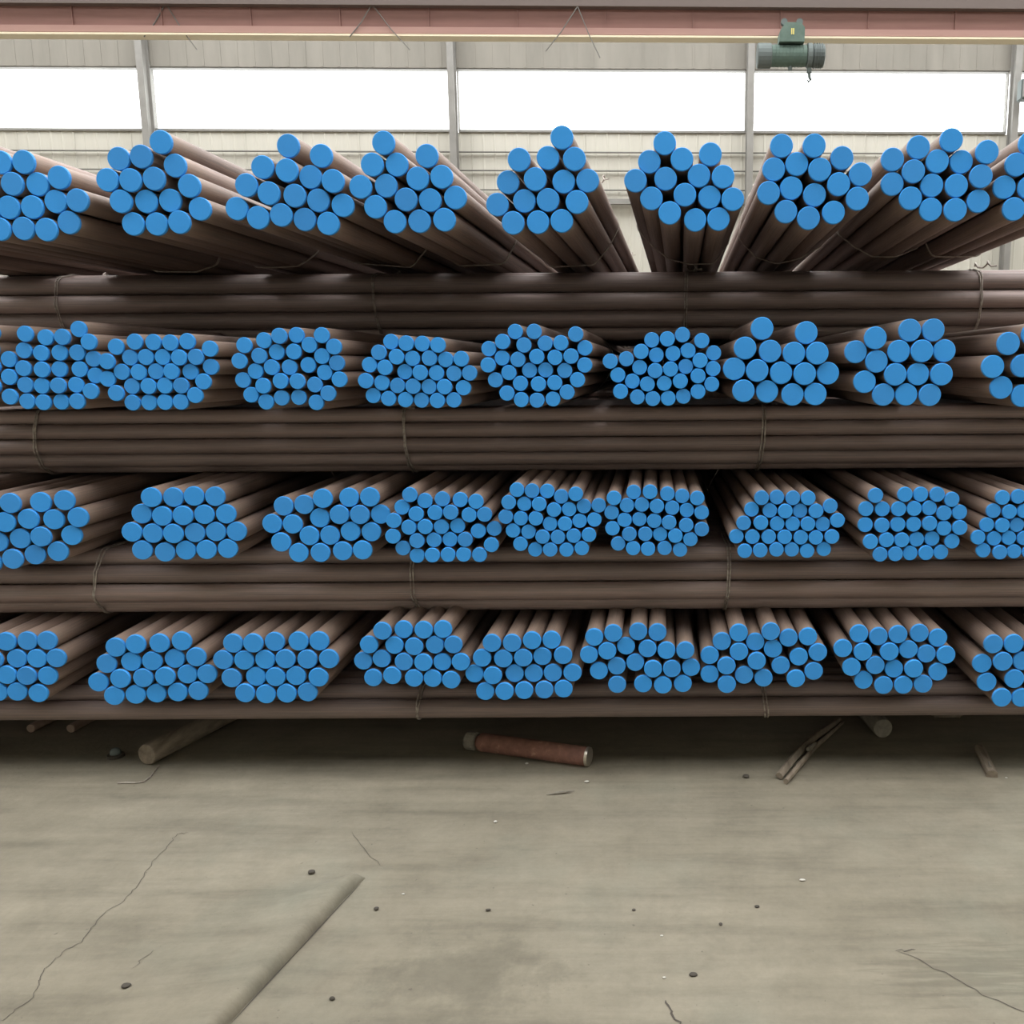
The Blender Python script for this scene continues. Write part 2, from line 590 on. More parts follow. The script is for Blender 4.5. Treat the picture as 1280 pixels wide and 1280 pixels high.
def relax(c, r, it=30):
    c = [list(p) for p in c]
    for _ in range(it):
        for i in range(len(c)):
            for j in range(i + 1, len(c)):
                dx, dz = c[j][0] - c[i][0], c[j][1] - c[i][1]
                d = math.hypot(dx, dz) or 1e-6
                if d < 2.03 * r:
                    q = (2.03 * r - d) / 2 / d * 0.8
                    c[i][0] -= dx * q; c[i][1] -= dz * q
                    c[j][0] += dx * q; c[j][1] += dz * q
    return c


def hull(pts):
    pts = sorted(set(pts))
    def half(ps):
        h = []
        for p in ps:
            while len(h) > 1 and (h[-1][0] - h[-2][0]) * (p[1] - h[-2][1]) - (h[-1][1] - h[-2][1]) * (p[0] - h[-2][0]) <= 0: h.pop()
            h.append(p)
        return h
    a, b = half(pts), half(pts[::-1])
    return a[:-1] + b[:-1]


def wire_loop(centers, r, place, parent, strands=2, tail=True, wr=0.0019, seed=0):
    """a wire drawn tight round circles; place(a, b, s) gives the 3-D point"""
    rnd = random.Random(seed)
    R_ = r + wr
    pts = []
    for a, b in centers:
        for q in range(14):
            pts.append((a + R_ * math.cos(2 * PI * q / 14), b + R_ * math.sin(2 * PI * q / 14)))
    hp = hull(pts)
    # resample long straights
    out = []
    for i in range(len(hp)):
        p, q = hp[i], hp[(i + 1) % len(hp)]
        d = math.hypot(q[0] - p[0], q[1] - p[1])
        nn = max(1, int(d / 0.05))
        for s in range(nn): out.append((p[0] + (q[0] - p[0]) * s / nn, p[1] + (q[1] - p[1]) * s / nn))
    bm = bmesh.new()
    for s in range(strands):
        ph = rnd.random() * 6
        off = (s - (strands - 1) / 2) * 0.009
        closed_tube(bm, [place(p[0], p[1], off + 0.003 * math.sin(ph + 2 * PI * i / len(out) * 2)) for i, p in enumerate(out)], wr)
    if tail:
        top = max(out, key=lambda p: p[1] + 0.25 * (rnd.random() - 0.5))
        base = place(top[0], top[1], 0)
        tw = [base + Vector((0.010 * math.cos(q * 1.3) + q * 0.006, -0.012 * q, 0.012 * math.sin(q * 1.3) + 0.012)) for q in range(10)]
        loft(bm, tw, [wr * 1.3] * 10, 5)
    return obj('wire_tie', bm, WIRE, parent)


def bundle(name, pts_px, rpx, D, vpx, label, seed, ties=(0.9, 3.2), length=LEN, group='end-on steel bar bundles'):
    rnd = random.Random(seed)
    P = [on_y(x, y, D) for x, y in pts_px]
    r = rpx * (sum(p[1] for p in P) / len(P)) / F
    c = relax([(p[0].x, p[0].z) for p in P], r)
    mx = sum(p[0] for p in c) / len(c)
    lo = min(p[1] for p in c) - r
    dxm = (vpx - CX) / F * math.cos(TH)
    yaw = -math.atan(dxm)
    root = empty(name, (mx, D, lo), yaw)
    tag(root, label, 'steel bundle', group)
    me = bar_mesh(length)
    for (x, z) in c:
        b = link('steel_bar', me, root, (x - mx, rnd.uniform(-0.005, 0.006), z - lo))
        b.rotation_euler = (-PI / 2 + rnd.uniform(-1, 1) * 0.0008, 0, rnd.uniform(-1, 1) * 0.0012)
        b.scale = (r * 0.985, r * 0.985, 1)
        e = link('painted_end', END, b)
        e.rotation_euler.z = rnd.uniform(0, 6.28)
    cc = [(x - mx, z - lo) for x, z in c]
    for i, ty in enumerate(ties):
        wire_loop(cc, r, lambda a, b, s, ty=ty: Vector((a, ty + s, b)), root, seed=seed + i)
    return root, lo


# every painted end as read off the photograph: (x0, y0, scale, radius, ends) in the units of an enlarged crop
T1 = [
 (0, 150, 4, 57.5, 834, [(0,215),(125,222),(293,290),(60,318),(187,320),(45,436),(160,433),(273,404),(388,403),(332,505),(12,545),(117,543),(233,547),(-60,325),(-70,440)]),
 (0, 150, 4, 57.5, 834, [(808,112),(600,197),(705,185),(873,227),(540,300),(657,302),(769,294),(948,331),(609,409),(727,405),(848,404),(998,443),(660,515),(779,518),(900,509)]),
 (276, 150, 4, 57.5, 834, [(333,127),(499,179),(207,235),(331,252),(446,282),(564,307),(128,326),(241,367),(369,378),(485,401),(609,426),(75,441),(187,488),(301,475),(416,496),(536,517)]),
 (276, 150, 4, 57.5, 857, [(815,116),(1030,179),(757,223),(877,220),(984,292),(1104,284),(698,334),(824,328),(926,398),(1045,400),(1172,387),(772,433),(869,508),(992,505),(1117,498)]),
 (604, 150, 4, 57.5, 870, [(394,89),(180,199),(323,188),(457,197),(122,309),(260,296),(402,307),(523,304),(68,420),(204,403),(324,400),(470,412),(150,515),(274,511),(393,505)]),
 (770, 150, 4, 57, 870, [(244,118),(472,171),(166,206),(330,196),(99,301),(248,292),(413,279),(535,285),(177,392),(345,374),(467,384),(583,398),(269,465),(396,499),(512,495)]),
 (770, 150, 4, 57.5, 870, [(831,129),(989,133),(1129,191),(904,218),(1220,274),(790,245),(1018,248),(1112,323),(878,335),(764,363),(993,375),(1204,396),(850,457),(962,491),(1087,463)]),
 (960, 150, 4, 57.5, 905, [(915,103),(753,139),(1089,166),(625,196),(848,207),(967,209),(728,253),(1061,283),(625,317),(821,324),(941,328),(713,391),(1050,406),(813,447),(933,451)]),
 (960, 150, 4, 57.5, 905, [(1310,120),(1242,222),(1185,334),(1305,340),(1228,446),(1360,228),(1346,448),(1425,120),(1478,228),(1422,340),(1465,446)]),
]
T2 = [
 (0, 390, 4.571, 46, 800, [(148,125),(256,146),(359,145),(444,100),(506,168),(135,219),(234,237),(338,234),(437,236),(46,270),(526,269),(133,324),(242,328),(333,328),(449,327),(538,362),(53,371),(147,416),(232,422),(335,420),(431,415),(521,452),(62,484),(153,508),(246,514),(344,509),(444,509),(-32,423),(-45,120),(-50,210),(-40,310)]),
 (0, 390, 4.571, 46, 800, [(667,203),(770,170),(881,178),(980,180),(1068,168),(1196,211),(618,283),(737,258),(833,258),(928,257),(1026,258),(1119,258),(693,341),(791,344),(892,341),(985,341),(1085,341),(1198,314),(613,383),(752,426),(850,426),(942,421),(1037,420),(1162,397),(668,463),(756,515),(850,515),(941,511),(1033,510),(1115,471)]),
 (280, 390, 8, 79, 810, [(207,333),(397,284),(560,240),(715,231),(980,235),(855,328),(1101,348),(158,489),(351,438),(520,402),(695,396),(977,444),(1127,508),(310,592),(476,553),(650,556),(836,530),(1002,602),(183,681),(395,740),(567,688),(735,691),(908,729),(1155,674),(267,829),(418,897),(572,859),(742,852),(1040,812),(920,904)]),
 (440, 390, 7.529, 73, 815, [(361,282),(514,298),(665,302),(810,314),(257,382),(420,420),(571,438),(733,440),(878,444),(1028,441),(165,497),(312,520),(493,564),(641,568),(792,569),(959,579),(1106,575),(135,647),(283,667),(428,692),(574,698),(721,704),(869,702),(1046,713),(196,787),(343,814),(500,824),(651,829),(804,833),(955,826)]),
 (590, 390, 7.529, 72, 835, [(404,184),(585,184),(977,209),(288,279),(489,311),(689,295),(837,292),(1062,338),(155,346),(281,433),(431,446),(611,421),(783,427),(933,416),(153,499),(346,570),(540,549),(690,544),(873,550),(1061,499),(219,640),(455,673),(627,678),(779,666),(994,638),(330,764),(463,825),(613,830),(762,819),(896,754)]),
 (745, 390, 7.529, 71.5, 835, [(527,264),(671,257),(814,215),(995,270),(424,372),(567,404),(726,393),(867,367),(1106,387),(134,463),(285,441),(410,521),(557,552),(702,539),(845,516),(977,458),(1099,535),(205,593),(342,651),(484,679),(645,669),(793,648),(960,601),(231,748),(389,801),(534,815),(680,809),(822,790),(960,745),(1087,677)]),
 (895, 390, 4, 56.5, 835, [(231,82),(453,104),(145,181),(271,196),(390,207),(505,206),(91,284),(206,293),(326,304),(443,309),(560,306),(137,394),(256,398),(383,413),(497,411)]),
 (895, 390, 4, 56.5, 835, [(795,131),(967,96),(1088,90),(704,199),(803,247),(916,196),(1029,196),(1142,194),(894,310),(1010,312),(1126,312),(746,350),(838,411),(954,411),(1070,415)]),
 (1120, 390, 8, 115, 835, [(1120,316),(967,548),(1260,538),(1060,756),(1270,838),(1370,225),(1490,430),(1500,690)]),
]
T3 = [
 (0, 590, 4, 51, 665, [(58,160),(194,156),(316,145),(36,248),(147,237),(262,239),(380,229),(-8,348),(100,331),(200,322),(346,320),(70,433),(169,411),(279,400),(-50,160),(-68,248),(-38,452)]),
 (0, 590, 4, 49.5, 665, [(771,126),(868,131),(966,122),(1067,129),(723,206),(817,221),(917,218),(1015,215),(1120,212),(674,297),(773,303),(870,307),(970,299),(1071,300),(1166,300),(720,387),(829,399),(926,388),(1026,389),(1130,386)]),
 (320, 590, 7.111, 87, 745, [(248,303),(430,291),(597,233),(824,229),(1008,224),(149,457),(330,460),(562,408),(743,380),(923,379),(1096,381),(232,620),(478,565),(657,564),(835,528),(1020,536),(383,714),(576,715),(769,702),(945,695)]),
 (475, 590, 8, 76, 745, [(313,229),(446,291),(624,278),(798,281),(957,297),(224,356),(363,418),(549,406),(708,404),(890,431),(1043,426),(146,479),(293,550),(453,541),(609,548),(772,540),(979,594),(1137,572),(138,637),(231,759),(374,684),(544,677),(692,677),(847,672),(1112,730),(372,836),(527,827),(681,824),(836,824),(994,829)]),
 (615, 590, 8, 73.5, 800, [(250,177),(401,188),(553,195),(692,247),(834,222),(168,302),(322,320),(473,319),(619,378),(769,374),(917,343),(1066,336),(138,446),(287,464),(439,462),(579,520),(730,519),(875,492),(1023,478),(209,587),(367,600),(504,645),(659,651),(816,638),(969,628),(284,720),(430,779),(582,775),(745,778),(898,762)]),
 (745, 590, 8, 73.5, 815, [(179,262),(376,203),(541,197),(715,223),(863,246),(1012,261),(157,407),(311,336),(459,328),(607,341),(762,359),(907,381),(1055,405),(287,481),(435,471),(581,490),(731,502),(902,532),(1057,571),(166,564),(333,618),(494,620),(640,624),(793,636),(944,673),(222,717),(371,760),(520,768),(685,760),(841,779)]),
 (900, 590, 8, 74, 815, [(414,256),(570,256),(730,260),(880,261),(1102,341),(318,376),(501,387),(652,390),(804,390),(960,388),(236,510),(409,505),(573,518),(728,518),(880,518),(1029,522),(1172,484),(165,645),(324,647),(487,647),(646,648),(809,653),(956,655),(1118,645),(246,787),(400,781),(563,774),(718,776),(871,789),(1040,773)]),
 (1060, 590, 8, 76, 815, [(276,235),(568,223),(730,228),(891,224),(1036,278),(182,370),(348,372),(513,368),(658,363),(820,363),(954,412),(1113,401),(176,530),(340,533),(499,524),(658,523),(815,514),(960,564),(1104,554),(222,694),(385,677),(544,680),(692,677),(844,662),(1040,694),(318,821),(473,816),(624,812),(781,806),(935,804)]),
 (1180, 590, 9.85, 91, 840, [(720,315),(913,300),(614,480),(803,488),(990,480),(532,652),(718,655),(903,655),(418,806),(621,822),(805,816),(990,815),(485,965),(695,985),(860,978),(1105,300),(1180,480),(1090,650),(1180,820),(1045,985)]),
]
T4 = [
 (0, 760, 4.571, 55, 690, [(37,194),(150,192),(262,190),(-30,290),(97,288),(201,290),(317,289),(43,378),(152,385),(264,391),(-12,475),(96,476),(215,489),(-75,194),(-65,385)]),
 (0, 760, 4.571, 56, 710, [(668,221),(779,206),(911,201),(1032,193),(616,315),(750,309),(870,305),(992,298),(1116,283),(569,420),(697,397),(818,398),(945,391),(1065,383),(1176,381),(661,494),(781,491),(885,491),(1008,482),(1125,476)]),
 (260, 760, 7.111, 88, 780, [(222,327),(410,315),(593,309),(802,299),(978,303),(135,460),(321,467),(506,461),(688,452),(880,457),(1074,450),(211,624),(417,608),(602,609),(776,599),(982,615),(330,749),(514,761),(695,752),(882,749)]),
 (430, 760, 7.529, 86, 817, [(364,212),(556,206),(749,206),(930,202),(236,344),(472,352),(660,362),(853,349),(1029,343),(175,503),(351,481),(560,509),(746,509),(922,513),(1101,505),(273,658),(460,628),(660,658),(832,664),(1009,675)]),
 (570, 760, 7.529, 87, 825, [(338,328),(529,328),(716,303),(898,305),(246,469),(445,476),(633,466),(812,458),(1008,443),(172,623),(347,631),(550,619),(730,619),(910,613),(1097,608),(274,786),(459,780),(642,773),(831,768),(1012,760)]),
 (715, 760, 7.529, 85.5, 832, [(210,273),(388,235),(622,223),(804,233),(160,438),(332,401),(508,362),(711,383),(889,401),(1066,395),(252,595),(420,550),(595,517),(762,570),(940,570),(1121,563),(424,723),(669,715),(855,725),(1043,716)]),
 (865, 760, 7.529, 87, 846, [(440,234),(740,219),(282,318),(597,323),(909,281),(1093,272),(167,449),(442,410),(764,386),(1006,461),(1184,415),(324,541),(608,496),(836,543),(1145,592),(167,628),(491,633),(327,717),(674,662),(977,662)]),
 (1030, 760, 7.529, 88, 847, [(332,246),(515,269),(695,246),(899,238),(1077,290),(178,380),(368,412),(611,405),(799,392),(963,431),(1141,430),(260,557),(481,536),(662,577),(841,566),(1072,601),(376,686),(562,728),(746,723),(931,713)]),
 (1180, 760, 9.85, 120, 847, [(606,442),(857,438),(480,690),(718,655),(970,655),(535,920),(868,870),(711,1100),(950,1105),(1100,440),(1220,655),(1120,880),(1195,1105)]),
]
D0 = 2.79
ORD = ['leftmost', 'second from left', 'third from left', 'fourth from left', 'middle', 'fourth from right', 'third from right', 'second from right', 'rightmost']
TIER = ['top tier', 'second tier down', 'third tier down', 'bottom tier']
low = []
for ti, T in enumerate((T1, T2, T3, T4)):
    lows = []
    for bi, (x0, y0, sc, r, vp, pts) in enumerate(T):
        size = r / sc
        kind = 'thick' if size > 13.5 else 'medium' if size > 11 else 'thin'
        lb = 'wired bundle of %s blue-ended steel bars, %s in the %s' % (kind, ORD[bi], TIER[ti])
        D = D0
        vx = 820 + 0.6 * (vp - 820)
        _, lo = bundle('steel_bar_bundle', [(x0 + x / sc, y0 + y / sc) for x, y in pts], size, D, vx, lb, 100 * ti + bi,
                       ties=(0.85, 3.2) if ti == 0 else (1.1, 3.3))
        lows.append(lo)
    for ei in range((2, 1, 1, 1)[ti]):
        x0, y0, sc, r, vp, pts = T[1]
        bundle('steel_bar_bundle', [(x0 + x / sc - ((262, 440)[ei] if ti == 0 else (0, 290, 345, 310)[ti]), y0 + y / sc + 10 * ei) for x, y in pts], r / sc, D0, 820 + 0.6 * (vp - 820),
               'steel bars entering from beyond the left edge, %s%s' % (TIER[ti], (', nearer pair', ', far outside')[ei] if ti == 0 else ''), 900 + ti + 7 * ei, ties=(2.5,))
    if ti > 0:
        x0, y0, sc, r, vp, pts = T[1]
        bundle('steel_bar_bundle', [(x0 + x / sc + (0, 1185, 1165, 1220)[ti], y0 + y / sc) for x, y in pts], r / sc, D0, 840,
               'steel bars entering from beyond the right edge, ' + TIER[ti], 950 + ti, ties=(2.5,))
    low.append(lows)

# ------------------------------------------------------------------ crosswise bars between the tiers
# (front depth, joint rows in pixels at mid picture, unused, wire positions in pixels, words)
CROSS = [
 (3.63, [336, 341.5, 364, 387, 407, 424], [0.05, 0.0, 0.0, 0.012, 0.05], (70, 468, 857, 1227), 'crosswise bundle of long steel bars under the top tier'),
 (3.11, [509, 527, 546, 565, 580.5, 591], [0.06, 0.02, 0.0, 0.008, 0.045], (42, 506, 953), 'crosswise bundle of long steel bars under the second tier'),
 (2.93, [688, 707, 729, 752, 768.5], [0.03, 0.008, 0.0, 0.03], (116, 515, 910), 'crosswise bundle of long steel bars under the third tier'),
 (2.90, [864, 887, 900], [0.0, 0.022], (522, 957), 'lowest crosswise bundle of steel bars lying on the timber blocks'),
]
TILT = math.radians(0.33)
XL, XR = -3.6, 2.6
cross_low = []
for ci, (Y, rows, _, wires, lb) in enumerate(CROSS):
    root = empty('crosswise_bar_bundle', (0, Y, 0))
    zs = [zat(py, Y) for py in rows]
    r = max(zs[i] - zs[i + 1] for i in range(len(zs) - 1)) * 0.5
    zc = [(zs[i] + zs[i + 1]) / 2 for i in range(len(zs) - 1)]
    zc[0] = zs[0] - r
    zc[-1] = zs[-1] + r
    cen = [[r + 0.001, z] for z in zc]
    mid = len(zc) // 2
    for i in list(range(mid - 1, -1, -1)) + list(range(mid + 1, len(zc))):
        nb_ = cen[i + 1] if i < mid else cen[i - 1]
        dz = abs(nb_[1] - zc[i])
        sh = math.sqrt(max(0.0, (2.0 * r) ** 2 - dz * dz))
        cen[i][0] = nb_[0] + sh if (i in (0, len(zc) - 1) or nb_[0] < r + 0.004) else max(r + 0.001, nb_[0] - sh)
    zb = min(c[1] for c in cen) - r
    root.location.z = zb
    cross_low.append(zb)
    tag(root, lb, 'steel bundle', 'crosswise steel bundles')
    print('CROSS', ci, 'top %.3f bottom %.3f' % (max(c[1] for c in cen) + r, zb))
    # rows behind, staggered
    allc = [tuple(c) for c in cen]
    nb = 4
    deep = []
    for q in range(1, nb):
        for c in cen:
            deep.append((c[0] + q * r * 2.04, c[1] + (0.0)))
    me = bar_mesh(XR - XL, 16, mat=RUST_CROSS)
    def put(c, name, i):
        b = link(name, me, root, (XL, c[0], c[1] - zb + (XL) * math.tan(TILT)))
        b.rotation_euler = Matrix(((0, 0, 1), (0, 1, 0), (-1, 0, 0))).to_euler()
        b.rotation_euler = (0, PI / 2 - TILT, 0)
        b.scale = (r * 0.985, r * 0.985, 1)
        return b
    for i, c in enumerate(allc): put(c, 'steel_bar', i)
    for i, c in enumerate(deep): put(c, 'steel_bar', i)
    every = allc + deep
    # bars added through the layer's depth to block light between the tiers
    bm = bmesh.new()
    for q in range(nb, 15):
        for c in cen:
            y_, z_ = c[0] + q * r * 2.04, c[1] - zb
            loft(bm, [(XL, y_, z_ + XL * math.tan(TILT)), (XR, y_, z_ + XR * math.tan(TILT))], [r * 0.98] * 2, 10)
    o = obj('added_inner_bars', bm, RUST_CROSS, root, smooth=False)
    for p in o.data.polygons: p.use_smooth = len(p.vertices) == 4
    o['kind'] = 'stuff'
    for wi, wp in enumerate(wires):
        x = px_x(wp, (rows[0] + rows[-1]) / 2, Y)
        wire_loop([(c[0], c[1] - zb) for c in every], r, lambda a, b, s, x=x: Vector((x + s + (b - 0.1) * 0.04 * (-1) ** wi, a, b + x * math.tan(TILT))), root, seed=wi + ci * 7, tail=ci < 2, wr=0.003)

rear = tag(empty('added_rear_stack', (-0.6, 8.78, 0)), 'added crosswise stack of steel bars behind the tiers, closing their gaps to light', 'steel stack')  # stack assumed behind the bundles, added to close their gaps against light
bm = bmesh.new()
nr = 0
z = 0.05
while z < 2.25:
    for q in range(3):
        rr_ = 0.05
        loft(bm, [(-9.5, 0.1 * q + 0.03 * (nr % 2), z), (6.5, 0.1 * q + 0.03 * (nr % 2), z)], [rr_, rr_], 10)
    z += 0.1
    nr += 1
o = obj('stacked_bars', bm, RUST_CROSS, rear, smooth=False)
o['kind'] = 'stuff'

print('TIER lows', [[round(v, 3) for v in l] for l in low])


# ------------------------------------------------------------------ things on the floor
def bar_on_floor(name, a, b, r, mat, label, cat, n=14, seg=5, rough=0.0, seed=1, taper=1.0):
    """a round piece lying between two floor pixels"""
    A, B = on_floor(*a, r), on_floor(*b, r)
    bm = bmesh.new()
    d = (B - A)
    L = d.length
    pts = [Vector((0, 0, L * i / seg)) for i in range(seg + 1)]
    loft(bm, [Vector((0, 0, 0.0)), Vector((0, 0, 0.004))] + pts[1:-1] + [Vector((0, 0, L - 0.004)), Vector((0, 0, L))],
         [r * 0.93, r] + [r * (1 + (taper - 1) * i / seg) for i in range(1, seg)] + [r * taper, r * taper * 0.93], n, True, seed, rough)
    o = obj(name, bm, mat, None, A, smooth=False)
    o.rotation_mode = 'QUATERNION'
    o.rotation_quaternion = Vector((0, 0, 1)).rotation_difference(d.normalized())
    for p in o.data.polygons: p.use_smooth = len(p.vertices) == 4
    return tag(o, label, cat)


# short red stub with a loose collar
A = on_floor(583, 925, 0.034); B = on_floor(737, 946, 0.034)
st_ = tag(empty('steel_stub', (A.x, A.y, 0)), 'short reddish rusty steel stub with a necked head lying under the stack', 'steel stub')
d = B - A; L = d.length; u = d.normalized(); O = Vector((0, 0, 0.034))
bm = bmesh.new(); loft(bm, [O, O + u * 0.008, O + u * 0.040, O + u * 0.046], [0.028, 0.034, 0.034, 0.030], 18)
obj('head', bm, WOODG, st_)
bm = bmesh.new(); loft(bm, [O + u * 0.045, O + u * 0.058], [0.022, 0.022], 14); obj('neck', bm, REDRUST, st_)
bm = bmesh.new(); loft(bm, [O + u * 0.057, O + u * 0.062, O + u * (L * 0.5), O + u * (L - 0.010)], [0.031, 0.034, 0.034, 0.034], 20)
sh = obj('shaft', bm, REDRUST, st_, smooth=True)
bm = bmesh.new(); loft(bm, [O + u * (L - 0.010), O + u * L], [0.0345, 0.033], 20); obj('cut_end', bm, RIM, st_)
# timber blocks the stack rests on, and pieces sticking out below
def dunnage(a_px, b_dir, r, length, label, mat=WOODG, seed=3, z=None):
    A = on_floor(*a_px, r)
    A.z = r + 0.0005
    bm = bmesh.new()
    u = Vector(b_dir).normalized()
    loft(bm, [Vector((0, 0, 0)), u * 0.006, u * (length * 0.3), u * (length * 0.7), u * length], [r * 0.94, r, r, r, r], 16, True, seed, 0.05)
    o = obj('round_timber', bm, mat, None, A, True)
    for p in o.data.polygons: p.use_smooth = len(p.vertices) == 4
    return tag(o, label, 'timber')


dunnage((1104, 911), (-0.12, 1, 0), 0.0375, 1.2, 'grey round timber poking out below the stack, right of the forked stick', seed=5)
dunnage((183, 944), (0.28, 1, 0), 0.038, 1.3, 'brown round timber slanting out below the left part of the stack', WOOD, seed=6)
# small round ends far left under the stack
for px, lb in ((38, 'small dark round bar end at the far left under the stack'), (88, 'small dark round bar end second from left under the stack')):
    dunnage((px, 911), (0.1, 1, 0), 0.017, 0.9, lb, RUST, seed=px)
# unseen middle blocks
for i, px in enumerate((-60, 420, 700, 1180)):
    x = px_x(px, 900, 3.4)
    bm = bmesh.new()
    ht = cross_low[3] + x * math.tan(TILT) - 0.001
    box(bm, x - 0.06, x + 0.06, 3.36, 3.60, 0.0, ht, 0.006)
    tag(obj('support_block', bm, WOOD), 'squared timber block in the dark under the stack, %s' % ('far left', 'left of the rusty stub', 'right of the rusty stub', 'near the right end')[i], 'block', 'blocks under the stack')
# dome headed bolt on the floor
A = on_floor(145, 946)
dm = tag(empty('steel_bolt', A), 'small grey dome-headed bolt on the floor left of the slanting timber', 'bolt')
bm = bmesh.new()
loft(bm, [(0, 0, 0.0), (0, 0, 0.010), (0, 0, 0.013)], [0.028, 0.028, 0.018], 18); obj('flange', bm, DARK, dm)
bm = bmesh.new()
loft(bm, [(0, 0, 0.012), (0, 0, 0.022), (0, 0, 0.030), (0, 0, 0.034)], [0.019, 0.018, 0.013, 0.004], 16); obj('dome', bm, HGREY, dm, smooth=True)

# forked split stick
fk = tag(empty('forked_stick', on_floor(976, 974)), 'split forked wooden stick slanting out below the right part of the stack', 'stick')
A = on_floor(976, 974)
def rel(px, py, z): return on_floor(px, py, z) - A
bm = bmesh.new(); loft(bm, [rel(974, 970, .014), rel(990, 950, .016), rel(1006, 932, .018), rel(1024, 918, .018), rel(1050, 900, .016)], [.012, .013, .012, .012, .009], 8, True, 2, 0.35)
obj('stick_half', bm, WOOD, fk)
bm = bmesh.new(); loft(bm, [rel(982, 977, .011), rel(998, 958, .012), rel(1016, 937, .012), rel(1030, 924, .013), rel(1054, 903, .013)], [.010, .011, .010, .009, .006], 8, True, 4, 0.35)
obj('stick_half', bm, WOOD, fk)
bm = bmesh.new(); loft(bm, [rel(1010, 937, .028), rel(1019, 929, .032)], [.010, .006], 7, True, 9, 0.3)
obj('bark_knot', bm, WOODG, fk)
# short offcut at right
A = on_floor(1240, 972)
oc = tag(empty('wood_offcut', A), 'short weathered wood offcut lying below the right end of the stack', 'wood')
B = on_floor(1224, 938) - A
bm = bmesh.new()
un = B.normalized(); sd = Vector((un.y, -un.x, 0))
n_ = 5
rg = []
for i in range(n_ + 1):
    p = B * (i / n_)
    w = 0.019 * (1 - 0.12 * i / n_); h = 0.026 * (1 - 0.2 * (i % 2) * 0.5)
    rg.append([bm.verts.new(p + sd * a + Vector((0, 0, b))) for a, b in ((-w, 0.001), (w, 0.001), (w * 0.95, h * 0.7), (w * 0.3, h), (-w * 0.7, h * 0.92), (-w, h * 0.6))])
for a, b in zip(rg, rg[1:]):
    for q in range(6): bm.faces.new((a[q], a[(q + 1) % 6], b[(q + 1) % 6], b[q]))
bm.faces.new(rg[0]); bm.faces.new(rg[-1])
obj('offcut_body', bm, WOOD, oc)
bm = bmesh.new()
loft(bm, [B * 0.12 + Vector((0, 0, 0.024)), B * 0.3 + Vector((0, 0, 0.028))], [0.006, 0.003], 6, True, 3, 0.3)
obj('splinter', bm, WOODG, oc)

# bent wire on the floor
bm = bmesh.new()
P = [(147, 979), (158, 978), (170, 978.5), (180, 977), (188, 971), (193, 964), (199, 957)]
loft(bm, [on_floor(x, y, 0.003 + 0.002 * (i % 2)) for i, (x, y) in enumerate(P)], [0.0022] * len(P), 6)
tag(obj('bent_wire', bm, WIRE), 'thin bent wire on the floor below the slanting timber', 'wire')
# thin sliver and flakes
A = on_floor(683, 994.5); B = on_floor(718, 991)
bm = bmesh.new(); loft(bm, [A + Vector((0, 0, .004)), (A + B) / 2 + Vector((0, 0, .006)), B + Vector((0, 0, .007))], [.001, .0045, .001], 6)
tag(obj('metal_sliver', bm, WOODG), 'thin curved sliver lying on the floor in front of the rusty stub', 'sliver')


def pebble(px, py, r, mat, label, grp, seed):
    rnd = random.Random(seed)
    bm = bmesh.new()
    bmesh.ops.create_icosphere(bm, subdivisions=2, radius=1.0)
    f = rnd.uniform(0.45, 0.65)
    A_, B_, C_ = (rnd.uniform(0, 6) for _ in range(3))
    for v in bm.verts:
        s = 1 + 0.16 * math.sin(2.1 * v.co.x + A_) + 0.14 * math.sin(2.7 * v.co.y + B_) + 0.1 * math.sin(3.3 * v.co.z + C_)
        v.co = Vector((v.co.x * s * r * 1.25, v.co.y * s * r, v.co.z * s * r * f))
    lo = min(v.co.z for v in bm.verts)
    p = on_floor(px, py); p.z = -lo + 0.0003
    tag(obj('pebble', bm, mat, None, p, True), label, 'pebble', grp)


for i, (px, py, r, w) in enumerate(((1003, 1101, .0055, 'lone pale round chip on the bare floor right of centre'), (827, 1170, .003, 'pinhead pale chip in the middle of the floor, farther of two'),
        (830, 1223, .003, 'pinhead pale chip in the middle of the floor, nearer of two'), (659, 955, .005, 'pale chip on the floor just below the rusty stub'),
        (733, 978, .006, 'pale flake on the floor beyond the thin sliver'), (1258, 973, .004, 'pale chip beside the short wood offcut'),
        (504, 1118, .003, 'pale chip right of the end of the slab lip'), (619, 1028, .005, 'pale chip on the floor left of the thin sliver'))):
    pebble(px, py, r, PALE, w, 'pale stone chips', i)
for i, (px, py, r, w) in enumerate(((390, 1092, .009, 'largest dark clod, just left of the end of the slab lip'), (867, 1219, .0075, 'dark clod near the bottom edge right of centre'),
        (470, 1138, .0055, 'dark clod just right of the slab lip'), (932, 972, .009, 'dark pebble left of the foot of the forked stick'), (610, 1139, .005, 'small dark clod above the oily stain'),
        (946, 1134, .005, 'dark clod below the lone pale chip'), (415, 1250, .005, 'dark clod left of the oily stain'), (158, 1234, .008, 'dark clod right of the long crack at lower left'),
        (792, 1138, .004, 'small dark clod in the middle of the floor'), (901, 1156, .004, 'small dark clod right of the middle of the floor'))):
    pebble(px, py, r, DARK, w, 'dark clods', 20 + i)


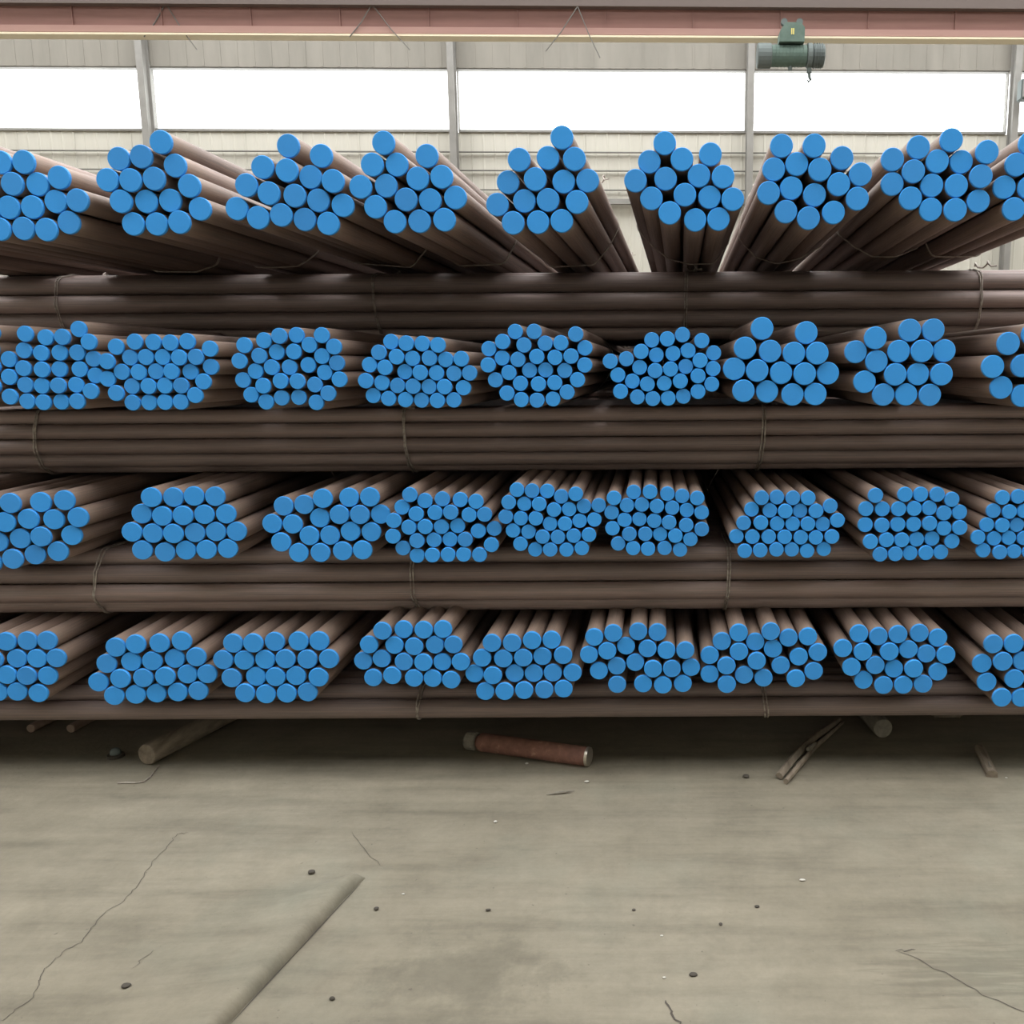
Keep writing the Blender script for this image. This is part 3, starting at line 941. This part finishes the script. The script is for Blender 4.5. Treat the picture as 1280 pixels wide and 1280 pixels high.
# ------------------------------------------------------------------ cracks and the lip in the slab
def strip(name, P, w, jag=0.006):
    bm = bmesh.new()
    pts = [on_floor(x, y, 0.0012) for x, y in P]
    # add jagged points between
    q = [pts[0]]
    rnd = random.Random(len(P))
    for a, b in zip(pts, pts[1:]):
        for k in (1, 2, 3):
            t = k / 4
            q.append(a.lerp(b, t) + Vector((rnd.uniform(-1, 1), rnd.uniform(-1, 1), 0)) * jag)
        q.append(b)
    vs = []
    for i, p in enumerate(q):
        d = (q[min(i + 1, len(q) - 1)] - q[max(i - 1, 0)]).normalized()
        s = Vector((-d.y, d.x, 0)) * w * (0.5 + 0.5 * rnd.random()) * (1 if 0 < i < len(q) - 1 else 0.2)
        vs.append((bm.verts.new(p + s), bm.verts.new(p - s)))
    for a, b in zip(vs, vs[1:]): bm.faces.new((a[0], a[1], b[1], b[0]))
    return obj(name, bm, CRACK, fl)


strip('floor_crack', [(235, 1041), (222, 1042), (214, 1052), (195, 1073), (181, 1090), (170, 1110), (155, 1126), (128, 1144), (114, 1159), (102, 1178), (78, 1190), (60, 1208), (50, 1222), (48, 1232), (35, 1252), (18, 1263), (0, 1276)], 0.0011)
strip('floor_crack', [(440, 1040), (455, 1060), (475, 1082)], 0.0009)
strip('floor_crack', [(832, 1250), (840, 1264), (850, 1282)], 0.0030)
strip('floor_crack', [(1119, 1188), (1160, 1206), (1200, 1226), (1240, 1248), (1284, 1266)], 0.0012)
strip('floor_crack', [(163, 1212), (192, 1187)], 0.0010)
strip('floor_crack', [(450.5, 1104.5), (410, 1148), (348, 1215), (285.5, 1282.5)], 0.0022, 0.0006)
strip('floor_crack', [(1119, 1188.5), (1145, 1187)], 0.0016)

# raised lip of the slab: height field that rises gently from the left and drops at its right edge
E1, E0 = on_floor(449, 1104), on_floor(284, 1282)
ax = (E0 - E1).normalized()
Lr = (E0 - E1).length + 0.6
lf = Vector((ax.y, -ax.x, 0))
if lf.x > 0: lf = -lf
bm = bmesh.new()
NU, NV = 70, 40
grid = []
for i in range(NU + 1):
    uu = Lr * i / NU - 0.03
    row = []
    for j in range(NV + 1):
        s = (j / NV) ** 1.8
        v = 0.34 * s - 0.002
        # rounded nose on the right, long fade to the left
        rise = math.sqrt(max(0.0, 1 - max(0.0, (0.024 - v) / 0.026) ** 2)) if v < 0.024 else 1.0
        fade = 1.0 if v < 0.024 else max(0.0, 1 - (v - 0.024) / 0.305) ** 1.6
        nl = 0.045 + 1.2 * max(0.0, v - 0.02)
        nose = min(1.0, max(0.0, (uu + 0.03) / nl))
        nose = nose ** 0.5 if v < 0.02 else nose * nose * (3 - 2 * nose)
        h = 0.032 * rise * fade * nose
        w = 1 + 0.0
        p = E1 + ax * uu + lf * (v + 0.002 * math.sin(uu * 17))
        row.append(bm.verts.new((p.x, p.y, h + 0.0006 if h > 0.0005 else -0.002)))
    grid.append(row)
for i in range(NU):
    for j in range(NV):
        bm.faces.new((grid[i][j], grid[i][j + 1], grid[i + 1][j + 1], grid[i + 1][j]))
lip = obj('slab_lip', bm, FLOOR, fl, smooth=True)
